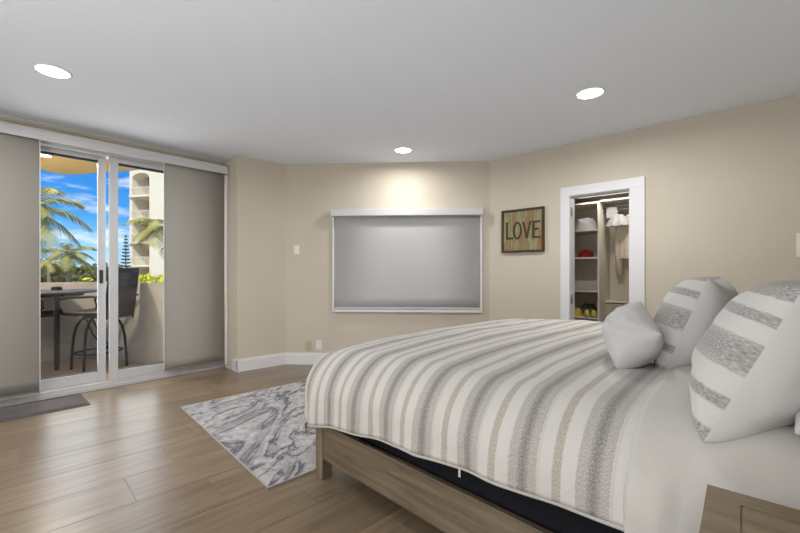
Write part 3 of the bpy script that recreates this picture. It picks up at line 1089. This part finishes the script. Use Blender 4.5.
# ------------------------------------------------------------------ closet fittings
tw = place(empty('closet_shelf_tower', label='off white open shelf tower inside the closet', cat='shelf unit'), FR)
TX0, TX1, TY0, TY1 = 0.44, 1.0, 0.70, CY1 - .002
for x in (TX0, TX1 - .018):
    MB().box(x, x + .018, TY0, TY1, 0, 1.935, 0.001).build('side_panel', M['closet'], tw)
MB().box(TX0 + .018, TX1 - .018, TY1 - .01, TY1, 0, 1.92).build('back_panel', M['closet'], tw)
for z in (1.935, 1.617, 1.297, 0.908, 0.598, 0.28, 0.08):
    MB().box(TX0 + .018, TX1 - .018, TY0, TY1 - .01, z - .018, z, 0.001).build('shelf', M['closet'], tw)
us = place(empty('closet_upper_shelf', label='off white high shelf over the closet hanging rod', cat='shelf'), FR)
MB().box(TX1, 2.49, TY0 + .02, CY1 - .001, 1.93, 1.95, 0.001).build('shelf_board', M['closet'], us)
MB().box(TX1, 2.49, CY1 - .02, CY1 - .001, 1.86, 1.93).build('cleat', M['closet'], us)
rod = place(empty('closet_rod', label='chrome hanging rod under the high closet shelf', cat='rod'), FR)
RY = 0.87
RZ = 1.845
MB().tube([(TX1, RY, RZ), (2.49, RY, RZ)], 0.013, 14).build('rod_bar', M['steel'], rod)
for x in (1.003, 2.48):
    MB().tube([(x, RY, RZ), (x + .008, RY, RZ)], 0.026, 18).build('rod_flange', M['steel'], rod)
ll = place(empty('closet_strip_light', label='white strip light above the closet shelves', cat='strip light'), FR)
MB().box(0.78, 1.75, 0.60, 0.66, 2.00, 2.03, 0.004).build('housing', M['plastic'], ll)
MB().tube([(0.80, 0.63, 1.992), (1.73, 0.63, 1.992)], 0.011, 12).build('tube_lamp', mat('tube_lamp_glass', (1, 1, 1), 0.5, emit=(1, .95, .88), estr=1.6, vary=.01), ll)
for x in (0.9, 1.6):
    MB().tube([(x, 0.63, 2.03), (x, 0.63, 2.25)], 0.006, 8).build('hanger_stem', M['plastic'], ll)
lc = lamp('tube_glow', 'AREA', (1.27, 0.63, 1.97), 4.0, (1, 0.93, 0.82), 0.9, (0, 0, 0), ll, sizey=0.05)

lp = place(empty('closet_low_cabinet', label='taupe low closet cabinet under the hanging clothes', cat='cabinet'), FR)
M['taupe'] = mat('taupe_laminate', s2l(178, 166, 148), 0.6, vary=.03)
MB().box(TX1 + .001, 2.45, 0.93, CY1 - .001, 0.0, 0.755, 0.002).build('cabinet_body', M['taupe'], lp)
MB().box(TX1 + .001, 2.45, 0.915, CY1 - .001, 0.765, 0.785, 0.002).build('cabinet_top', M['closet'], lp)
MB().box(TX1 + .001, 2.45, 0.95, CY1 - .001, 0.755, 0.765).build('shadow_gap', M['dark_seal'], lp)

def heap(name, c, rx, ry, h, m, label, cat, seed, group=None, parts=None):
    """soft crumpled cloth heap resting on a shelf (closet coordinates)"""
    mb = MB()
    nu, nv = 30, 16
    def fn(u, v):
        a = 2 * pi * u
        ph = v * pi / 2
        rad = cos(ph) ** 0.6
        k = 1 + 0.22 * fbm(cos(a) * 1.6 + seed, sin(a) * 1.6, v * 2)
        zz = h * sin(ph) * (1 + 0.3 * fbm(cos(a) * rad * 2.4 + seed, sin(a) * rad * 2.4, 3))
        return Vector((rx * rad * k * cos(a), ry * rad * k * sin(a), max(0.0, zz)))
    mb.grid(nu, nv, fn)
    bmesh.ops.remove_doubles(mb.bm, verts=mb.bm.verts, dist=0.0005)
    o = mb.build(name, m)
    p = wpt(FR, c[0], c[1], c[2] + .0005)
    o.location = p
    o.rotation_euler = (0, 0, FR[1])
    sd = o.modifiers.new('smooth', 'SUBSURF')
    sd.levels = sd.render_levels = 1
    return tag(o, label, cat, group)
heap('folded_linen', (0.80, 0.86, 1.617), 0.13, 0.10, 0.155, M['white_cloth'], 'crumpled white linen on the top shelf of the closet tower', 'linen', 2.0)
# red cap
cap = empty('red_cap', wpt(FR, 0.80, 0.86, 1.2975), FR[1], 'dark red cap on the second closet shelf', 'cap')
MB().lathe([(0.088, 0.0), (0.090, 0.02), (0.084, 0.05), (0.062, 0.078), (0.03, 0.09), (0.004, 0.093)], 28).build('crown', M['red_cloth'], cap)
mb = MB().grid(16, 6, lambda u, v: (Vector((cos(-pi * .85 + u * pi * .7) * (.085 + .065 * v * sin(pi * u) ** .6), sin(-pi * .85 + u * pi * .7) * (.085 + .065 * v * sin(pi * u) ** .6), 0.012 - .008 * v))))
bo = mb.build('brim', M['red_cloth'], cap)
md = bo.modifiers.new('thick', 'SOLIDIFY'); md.thickness = 0.004; md.offset = 1
MB().lathe([(0.008, 0.09), (0.008, 0.096), (0.003, 0.098)], 12).build('button', M['red_cloth'], cap)
# shoes and cloth on the low shelf
heap('yellow_cloth', (0.715, 0.80, 0.598), 0.075, 0.07, 0.085, M['yellow_cloth'], 'crumpled yellow cloth on the lower closet shelf', 'cloth', 5.0)
heap('grey_bag', (0.80, 0.99, 0.598), 0.10, 0.055, 0.13, M['grey_cloth'], 'slouched grey bag behind the shoes on the closet shelf', 'bag', 8.0)
def shoe(x, y, rz_, label):
    o = empty('sneaker', wpt(FR, x, y, 0.5985), FR[1] + rz_, label, 'shoe', 'pair of sneakers in the closet')
    def sole(u, v):
        yy = -0.10 + 0.2 * u
        w_ = 0.034 * (0.8 + 0.3 * sin(pi * u) + .1 * u)
        a = 2 * pi * v
        return Vector((w_ * cos(a) * min(1, 4 * min(u, 1 - u) + .25), yy, 0.01 + 0.01 * sin(a)))
    MB().grid(14, 13, sole).build('sole', M['white_cloth'], o)
    def upper(u, v):
        yy = -0.095 + 0.19 * u
        w_ = 0.031 * (0.85 + 0.25 * sin(pi * u)) * min(1, 5 * min(u, 1 - u) + .2)
        h_ = 0.03 + 0.05 * (1 - u) ** 1.2
        a = pi * v
        return Vector((w_ * cos(a), yy, 0.018 + h_ * sin(a) ** .8 * min(1, 6 * min(u, 1 - u) + .2)))
    MB().grid(14, 11, upper).build('upper', M['yellow_cloth'], o)
    l = MB()
    for k in range(4):
        l.box(-.014, .014, .0 + k * .016, .006 + k * .016, 0.062 - k * .004, 0.067 - k * .004)
    l.build('laces', M['grey_cloth'], o)
shoe(0.845, 0.79, 0.2, 'left yellow sneaker with grey laces on the lower closet shelf')
shoe(0.925, 0.80, 0.05, 'right yellow sneaker beside the tower side panel on the lower closet shelf')

# hanging clothes
def hanger(o, m, wd=0.2, top=RZ):
    """plastic hanger: hook over the rod plus shoulders, in garment coordinates"""
    z = -0.075
    pts = []
    for k in range(14):
        a = radians(-40 + k * 20)
        pts.append((0, 0.019 * cos(a) + 0.0, 0.0 + 0.019 * sin(a) - .002))
    pts = pts[:12] + [(0, 0.0, -0.03), (0, 0, -0.06)]
    h = MB().tube(pts, 0.003, 8)
    h.tube([(0, -wd, z - .075), (0, -wd * .6, z - .03), (0, 0, z + .02), (0, wd * .6, z - .03), (0, wd, z - .075)], 0.006, 8)
    h.tube([(0, -wd, z - .075), (0, wd, z - .075)], 0.005, 8)
    return h.build('hanger', m, o)
def garment(name, x, length, wd, m, label, cat, sleeves, rz_, seed, thick=0.035):
    p = wpt(FR, x, RY, RZ + .0)
    o = empty(name, p, FR[1] + rz_, label, cat)
    hanger(o, M['plastic'], wd * .9)
    mb = MB()
    nu, nv = 40, 26
    def fn(u, v):
        a = 2 * pi * u
        z = -0.062 - length * v
        sh = min(1, (v * length) / 0.11)
        w_ = 0.045 + (wd - 0.045) * sh ** 0.55
        w_ *= 1 + 0.05 * v
        t_ = (thick * .5 + thick * .6 * v) * (1 + 0.35 * sin(9 * a + seed) * v)
        return Vector((t_ * sin(a) + .006 * fbm(a, v * 3, seed), w_ * cos(a), z + 0.008 * fbm(a * 1.5, seed) * v))
    mb.grid(nu, nv, fn)
    bmesh.ops.remove_doubles(mb.bm, verts=mb.bm.verts, dist=0.0003)
    mb.build('body', m, o)
    for s_ in (-1, 1):
        if sleeves:
            pts = [(0, s_ * wd * .9, -0.155), (0.004, s_ * (wd + .018), -0.23), (0.01, s_ * (wd + .03), -0.15 - sleeves * .55), (0.014, s_ * (wd + .02), -0.15 - sleeves)]
            MB().tube(pts, [0.04, 0.05, 0.045, 0.042], 12, flat=.7).build('sleeve', m, o)
    return o
g = garment('blouse', 1.30, 0.50, 0.165, M['cream_cloth'], 'cream long sleeved blouse on a hanger at the right of the closet', 'blouse', 0.60, radians(62), 1.0)
garment('white_shirt', 1.145, 0.13, 0.13, M['white_cloth'], 'white top folded over a hanger beside the shelf tower', 'top', 0, radians(70), 3.0, 0.06)
# paper tag card hung on the rod
tg = empty('size_tag', wpt(FR, 1.09, RY, RZ), FR[1], 'small white card hanging on the closet rod', 'card')
MB().box(-0.055, 0.055, -0.0175, -0.0155, -0.095, 0.03, 0.001).build('card', M['white_cloth'], tg)
MB().tube([(0, -.016, .012), (0, -.010, .0175), (0, .005, .018), (0, .018, .004), (0, .012, -.014)], 0.002, 6).build('loop', M['plastic'], tg)

# ------------------------------------------------------------------ balcony furniture
bt = empty('bar_table', (-6.36, 0.28, ZB), 0, 'black round bar height table on the balcony', 'table')
TR = 0.50
MB().lathe([(0.002, 0.912), (TR - .02, 0.912), (TR, 0.918), (TR, 0.932), (TR - .006, 0.938), (0.002, 0.94)], 64).build('table_top', mat('table_top_slate', s2l(92, 88, 90), 0.45, vary=.12, scale=20), bt)
mb = MB()
for k in range(48):
    a, b = 2 * pi * k / 48, 2 * pi * (k + 1) / 48
    q = [((.36 - d_) * cos(t_), (.36 - d_) * sin(t_)) for t_, d_ in ((a, 0), (b, 0), (b, .02), (a, .02))]
    mb.prism(q, 0.875, 0.912)
bmesh.ops.remove_doubles(mb.bm, verts=mb.bm.verts, dist=0.0005)
mb.build('apron', M['black_metal'], bt)
LG = [(0.18, 0.085), (-0.30, 0.12), (-0.30, -0.32), (0.18, -0.32)]
for x, y in LG:
    MB().box(x - .024, x + .024, y - .024, y + .024, 0, 0.912, 0.004).build('leg', M['black_metal'], bt)
for k in range(4):
    a, b = LG[k], LG[(k + 1) % 4]
    MB().tube([(a[0], a[1], 0.655), (b[0], b[1], 0.655)], 0.018, 8).build('stretcher', M['black_metal'], bt)
mb = MB().box(-0.07, 0.07, -0.05, 0.05, 0.0, 0.04, 0.006)
o = mb.build('candle_box', M['black_metal'])
o.location = (-6.40, 0.38, ZB + .9402)
MB().box(-0.05, 0.05, -0.03, 0.03, 0.04, 0.045, 0.002).build('box_lid', M['black_metal'], o)
tag(o, 'small flat black box on the balcony table', 'box')

def stool(loc, rz_, label, base=0.0):
    """bar stool facing local -Y; the seat swivels on its base"""
    o = empty('bar_stool', (*loc, ZB), rz_, label, 'stool', 'bar stools around the balcony table')
    hs = 0.675
    # legs splay outwards from under the seat with a bowed top
    for sx in (-1, 1):
        for sy in (-1, 1):
            pts = []
            for k in range(9):
                f = k / 8
                b = 0.75 * (1 - (1 - f) ** 5) + .25 * f
                pts.append((sx * (0.08 + 0.10 * b), sy * (0.09 + 0.13 * b), (hs - .05) * (1 - f ** 1.35) + 0.004 * f))
            MB().tube(pts, 0.0145, 10).build('leg', M['black_metal'], o).rotation_euler.z = base
    # foot ring
    n = 40
    pts = []
    for k in range(n + 1):
        a = 2 * pi * k / n
        pts.append((0.205 * cos(a), 0.235 * sin(a), 0.205))
    MB().tube(pts, 0.011, 8, cap=False).build('foot_ring', M['black_metal'], o).rotation_euler.z = base
    # curved inner braces
    mb = MB()
    for sx in (-1, 1):
        pts = [(sx * 0.10, -0.10 + 0.0, 0.60), (sx * 0.11, -0.03, 0.40), (sx * .12, 0.06, 0.27), (sx * .15, 0.17, 0.205)]
        mb.tube(pts, 0.008, 8)
    mb.build('brace', M['black_metal'], o).rotation_euler.z = base
    mb = MB().box(-0.12, 0.12, -0.12, 0.12, hs - .06, hs - .035, 0.006)
    mb.build('swivel_plate', M['black_metal'], o)
    mb = MB()
    for s_ in (-1, 1):
        mb.tube([(s_ * .24, -.24, hs), (s_ * .24, .2, hs - .005), (s_ * .24, .25, hs + .02)], 0.013, 8)
    mb.tube([(-.24, -.24, hs), (.24, -.24, hs)], 0.013, 8).tube([(-.24, .05, hs - .015), (.24, .05, hs - .015)], 0.011, 8)
    mb.tube([(-.24, -.12, hs - .015), (.24, -.12, hs - .015)], 0.011, 8)
    mb.build('seat_frame', M['black_metal'], o)
    mb = MB().grid(8, 10, lambda u, v: Vector((-.235 + .47 * u, -.25 + .48 * v, hs + .012 - 0.02 * sin(pi * u) * sin(pi * v))))
    se = mb.build('seat', M['seat'], o)
    md = se.modifiers.new('thick', 'SOLIDIFY'); md.thickness = 0.012; md.offset = 1
    def back(u, v):
        return Vector((-.235 + .47 * u, 0.245 + 0.065 * v + 0.03 * sin(pi * u) * (.4 + .6 * v), hs - .06 + 0.60 * v))
    bk = MB().grid(10, 12, back).build('backrest', M['sling'], o)
    md = bk.modifiers.new('thick', 'SOLIDIFY'); md.thickness = 0.012
    for s_ in (-1, 1):
        MB().tube([(s_ * .24, 0.235, hs - .09), (s_ * .24, 0.26, hs + .1), (s_ * .24, 0.295, hs + .40), (s_ * .24, .31, hs + .545)], 0.013, 8).build('back_post', M['black_metal'], o)
    for s_ in (-1, 1):
        pts = [(s_ * .25, 0.30, hs + .20), (s_ * .27, 0.12, hs + .205), (s_ * .28, -.05, hs + .20), (s_ * .28, -.20, hs + .185), (s_ * .28, -.265, hs + .16), (s_ * .275, -.275, hs + .12), (s_ * .262, -.24, hs + .06), (s_ * .25, -.245, hs + .0)]
        MB().tube(pts, [0.011, .015, .017, .017, .015, .013, .012, .012], 8).build('armrest', M['black_metal'], o)
    return o
stool((-5.955, 0.745), radians(-45), 'brown backed bar stool standing in front of the parapet, right of the balcony table', radians(58))
stool((-5.72, -0.05), radians(178), 'bar stool mostly behind the left panel blind, only its arm showing')

# ------------------------------------------------------------------ outdoors
def outdir(px, D, z):
    """point at image column px, D metres ahead of the viewpoint (used once to lay out the view outside)"""
    X = (px - 400) / 392
    c, s = cos(AZ), sin(AZ)
    return Vector(((c * X - s) * D, (s * X + c) * D, z))
GZ = -7.0

def tower():
    D = 51
    p = outdir(129.5, D, GZ)
    # local X runs to the right in view, Y away
    ang = AZ + radians(-14)
    o = empty('apartment_tower', p, ang, 'cream apartment tower with stacked arched balconies beyond the palms', 'building')
    bays = (0.45, 3.15)
    top = 22.0
    fh = 3.0
    z_first = 1.125 + (272 - 219) * D / 392 - GZ      # a balcony slab level
    levels = [z_first + fh * k for k in range(-4, 3)]
    mb = MB()
    mb.box(0, 0.45, 0, 9, 0, top)
    mb.box(3.15, 10, 0, 9, 0, top)
    MB().box(0.45, 3.15, 2.4, 9, 0, top).build('recess_wall', M['tower_shaded'], o)
    zarch = levels[-2] + 2.35
    mb.box(0.45, 3.15, 0, 2.4, zarch + .55, top)
    # arch spandrels
    n = 12
    for k in range(n):
        a0, a1 = pi * k / n, pi * (k + 1) / n
        x0, x1 = 1.8 + 1.35 * cos(a0), 1.8 + 1.35 * cos(a1)
        za, zb = zarch - .1 + .65 * sin(a0), zarch - .1 + .65 * sin(a1)
        v = [mb.bm.verts.new(q) for q in ((x0, 0, za), (x1, 0, zb), (x1, 0, zarch + .56), (x0, 0, zarch + .56))]
        w_ = [mb.bm.verts.new(q) for q in ((x0, 1.6, za), (x1, 1.6, zb), (x1, 1.6, zarch + .56), (x0, 1.6, zarch + .56))]
        mb.bm.faces.new(v)
        mb.bm.faces.new((v[0], w_[0], w_[1], v[1]))
    mb.box(0.45, 3.15, -0.02, 2.4, 0, levels[1] - .25)
    mb.build('tower_wall', M['tower'], o)
    MB().box(-.3, 10.3, -.3, 9.3, top, top + .5, .05).build('roof', M['tower'], o)
    for i, z in enumerate(levels[1:-1]):
        sl = MB().box(0.15, 3.2, -0.25, 2.4, z - .25, z, .02).build('balcony_slab', M['tower'], o)
        r = MB()
        r.box(0.4, 3.15, -0.12, -0.06, z + .98, z + 1.05)
        for k in range(14):
            x = 0.45 + k * 2.66 / 13
            r.box(x - .025, x + .025, -0.11, -0.07, z, z + .98)
        r.build('railing', M['tower'], sl)
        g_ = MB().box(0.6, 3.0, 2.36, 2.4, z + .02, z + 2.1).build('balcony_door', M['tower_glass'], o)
        MB().box(1.77, 1.83, 2.34, 2.37, z + .02, z + 2.1).build('door_mullion', M['tower'], g_)
    return o
tower()

def frond(mb, base, ang, L, lift, droop, mi=0, nleaf=34, lw=0.035, ll=0.62):
    """one feather palm frond as curved rachis and hanging leaflets"""
    dirh = Vector((cos(ang), sin(ang), 0))
    side = Vector((-sin(ang), cos(ang), 0))
    def P(t_):
        return base + dirh * (L * (t_ - 0.12 * t_ * t_)) + Vector((0, 0, lift * L * t_ - droop * L * t_ * t_))
    mb.tube([P(k / 10) for k in range(11)], [0.03 * (1 - .8 * k / 10) for k in range(11)], 5)
    for k in range(nleaf):
        t_ = 0.14 + 0.86 * k / (nleaf - 1)
        p = P(t_)
        tg_ = (P(min(1, t_ + .02)) - P(t_ - .02)).normalized()
        l_ = ll * (0.55 + 0.7 * sin(pi * min(1, t_ * .95 + .05))) * random.uniform(.85, 1.1)
        for s_ in (-1, 1):
            d_ = (side * s_ * 0.8 + tg_ * 0.55 + Vector((0, 0, -0.25 + random.uniform(-.15, .15)))).normalized()
            q = p + d_ * l_ * .55
            e = p + d_ * l_ + Vector((0, 0, -0.22 * l_))
            wv = tg_ * lw
            a = [mb.bm.verts.new(x) for x in (p - wv, p + wv, q + wv, q - wv)]
            f = mb.bm.faces.new(a)
            t2 = mb.bm.verts.new(e)
            mb.bm.faces.new((a[3], a[2], t2))

def palm(px, D, zc, label, nfr, L, seed, yellow=0, lean=0.4, ang0=0.0, tr=0.14):
    random.seed(seed)
    c = outdir(px, D, zc)
    o = empty('palm_tree', (c.x, c.y, GZ), 0, label, 'palm tree', 'palms beyond the balcony')
    h = zc - GZ
    pts = [(lean * (k / 10) ** 2 - lean, 0.1 * sin(k), h * k / 10) for k in range(11)]
    pts[-1] = (0, 0, h)
    MB().tube(pts, [tr * (1.5 - .6 * k / 10) for k in range(11)], 10).build('trunk', M['trunk'], o)
    for k in range(nfr):
        a = ang0 + 2 * pi * k / nfr * 2.6 + random.uniform(-.2, .2)
        up = 0.95 - 1.15 * (k / nfr)
        mb = MB()
        frond(mb, Vector((0, 0, h - .05 + .1 * (1 - k / nfr))), a, L * random.uniform(.85, 1.1), up, 0.62 + .12 * random.random(), ll=L * .25, lw=L * .012)
        mb.build('frond', M['frond_yellow'] if k < yellow else M['frond'], o)
    mb = MB()
    for k in range(6):
        a = k * 1.05
        mb.lathe([(0.01, 0), (0.09, .06), (0.11, .13), (0.08, .2), (0.01, .25)], 10, (0.2 * cos(a), 0.2 * sin(a), h - .4))
    mb.build('coconuts', M['hedge'], o)
    return o
palm(67, 26, 2.35, 'coconut palm with low crown seen through the left glass, above the table', 17, 1.75, 3, yellow=1)
palm(26, 15, 3.5, 'tall palm mostly hidden by the left blind, long fronds reaching right', 13, 2.1, 5, yellow=1, ang0=.4)
palm(167, 24, 3.9, 'palm hidden by the right blind with fronds in front of the tower', 15, 2.5, 9, ang0=.2)
palm(48, 36, 2.0, 'far small palm beyond the crown of the coconut palm', 11, 1.7, 11, ang0=.9)

def leafy(name, px, D, zt, rx, rz_, m, label, seed, nleaf=900, ls=0.16, cat='bush', group=None, zc=None):
    """leaf clump on stems standing on the ground"""
    random.seed(seed)
    c = outdir(px, D, GZ)
    o = empty(name, (c.x, c.y, GZ), 0, label, cat, group)
    h = zt - GZ
    mb = MB()
    zc_ = h - rz_
    mb.tube([(0, 0, 0), (.05, .02, zc_ * .5), (0, 0, zc_)], [.16, .12, .08], 8)
    for k in range(5):
        a = k * 1.25
        mb.tube([(0, 0, zc_ * .55), (rx * .4 * cos(a), rx * .4 * sin(a), zc_), (rx * .6 * cos(a), rx * .6 * sin(a), zc_ + rz_ * .4)], [.07, .05, .02], 6)
    mb.build('stem', M['trunk'], o)
    mb = MB()
    for k in range(nleaf):
        while True:
            q = Vector((random.uniform(-1, 1), random.uniform(-1, 1), random.uniform(-1, 1)))
            if 0.45 < q.length < 1:
                break
        lump = 0.8 + 0.3 * noise.noise(q * 2.2 + Vector((seed, 0, 0)))
        p = Vector((q.x * rx * lump, q.y * rx * lump, zc_ + q.z * rz_ * lump))
        d1 = Vector((random.gauss(0, 1), random.gauss(0, 1), random.gauss(0, .6))).normalized()
        d2 = d1.cross(Vector((random.gauss(0, 1), random.gauss(0, 1), random.gauss(0, 1)))).normalized()
        s_ = ls * random.uniform(.6, 1.3)
        mb.quad(p - d1 * s_, p + d2 * s_ * .45, p + d1 * s_, p - d2 * s_ * .45)
    mb.build('foliage', m, o)
    return o
# distant tree belt
xs = [(20, 46, 'bush', 1.9), (33, 64, 'bush2', 1.8), (45, 52, 'bush', 2.0), (56, 76, 'bush2', 2.0), (66, 58, 'bush', 1.9), (77, 46, 'bush', 1.3), (87, 70, 'bush2', 2.0), (97, 52, 'bush', 1.5), (108, 64, 'bush', 1.9), (118, 76, 'bush2', 2.0), (126, 58, 'bush', .8), (145, 44, 'bush2', .3)]
names = ['at the far left behind the blind', 'left of the balcony table', 'below the left palm fronds', 'above the small black box', 'behind the coconut palm trunk', 'just right of the palm trunk', 'left of the open door stile', 'behind the door handle stile', 'behind the twin door stiles', 'left of the pine', 'below the pine', 'at the foot of the tower']
for i, (px, D, m_, zt) in enumerate(xs):
    leafy('tree', px, D, zt + 1.0, 2.6, 2.3, M[m_], 'distant %s tree %s' % ('dark green' if m_ == 'bush' else 'olive', names[i]), 20 + i, 900, 0.30, 'tree', 'tree belt on the horizon')
# lime hedge shrubs just outside the parapet
hx_ = [(86, 11, 1.14, 'between the table and the door stile'), (121, 11.2, 1.22, 'behind the bar stool back'), (133, 9.7, 1.2, 'right of the bar stool back'), (144, 10.5, 1.24, 'below the tower, second from the right blind'), (157, 9.0, 1.22, 'touching the right panel blind'), (170, 10.5, 1.3, 'behind the right panel blind')]
for i, (px, D, zt, nm) in enumerate(hx_):
    leafy('lime_shrub', px, D, zt, 0.36, 0.8, M['hedge'], 'yellow green shrub above the parapet ' + nm, 50 + i, 700, 0.075, 'shrub', 'lime shrubs beyond the parapet')

def pine():
    random.seed(77)
    c = outdir(125.8, 40, GZ)
    top = 1.125 + (272 - 235) * 40 / 392
    o = empty('norfolk_pine', (c.x, c.y, GZ), 0, 'slim dark conical pine beside the tower', 'pine tree')
    h = top - GZ
    MB().tube([(0, 0, 0), (0, 0, h)], [.16, .03], 8).build('trunk', M['trunk'], o)
    mb = MB()
    z = h - .1
    k = 0
    while z > h - 7:
        r = 0.10 + 0.14 * (h - z) * (1 if h - z < 4 else 4 / (h - z))
        r = min(r, .62)
        for a in range(7):
            an = a * 2 * pi / 7 + k * .5
            tip = Vector((cos(an) * r, sin(an) * r, z + .05))
            mb.tube([(0, 0, z - .04), tip * .6 + Vector((0, 0, z * .4 - .04)), tip], [.06, .09, .02], 5)
        z -= 0.34
        k += 1
    mb.build('branches', M['pine'], o)
pine()
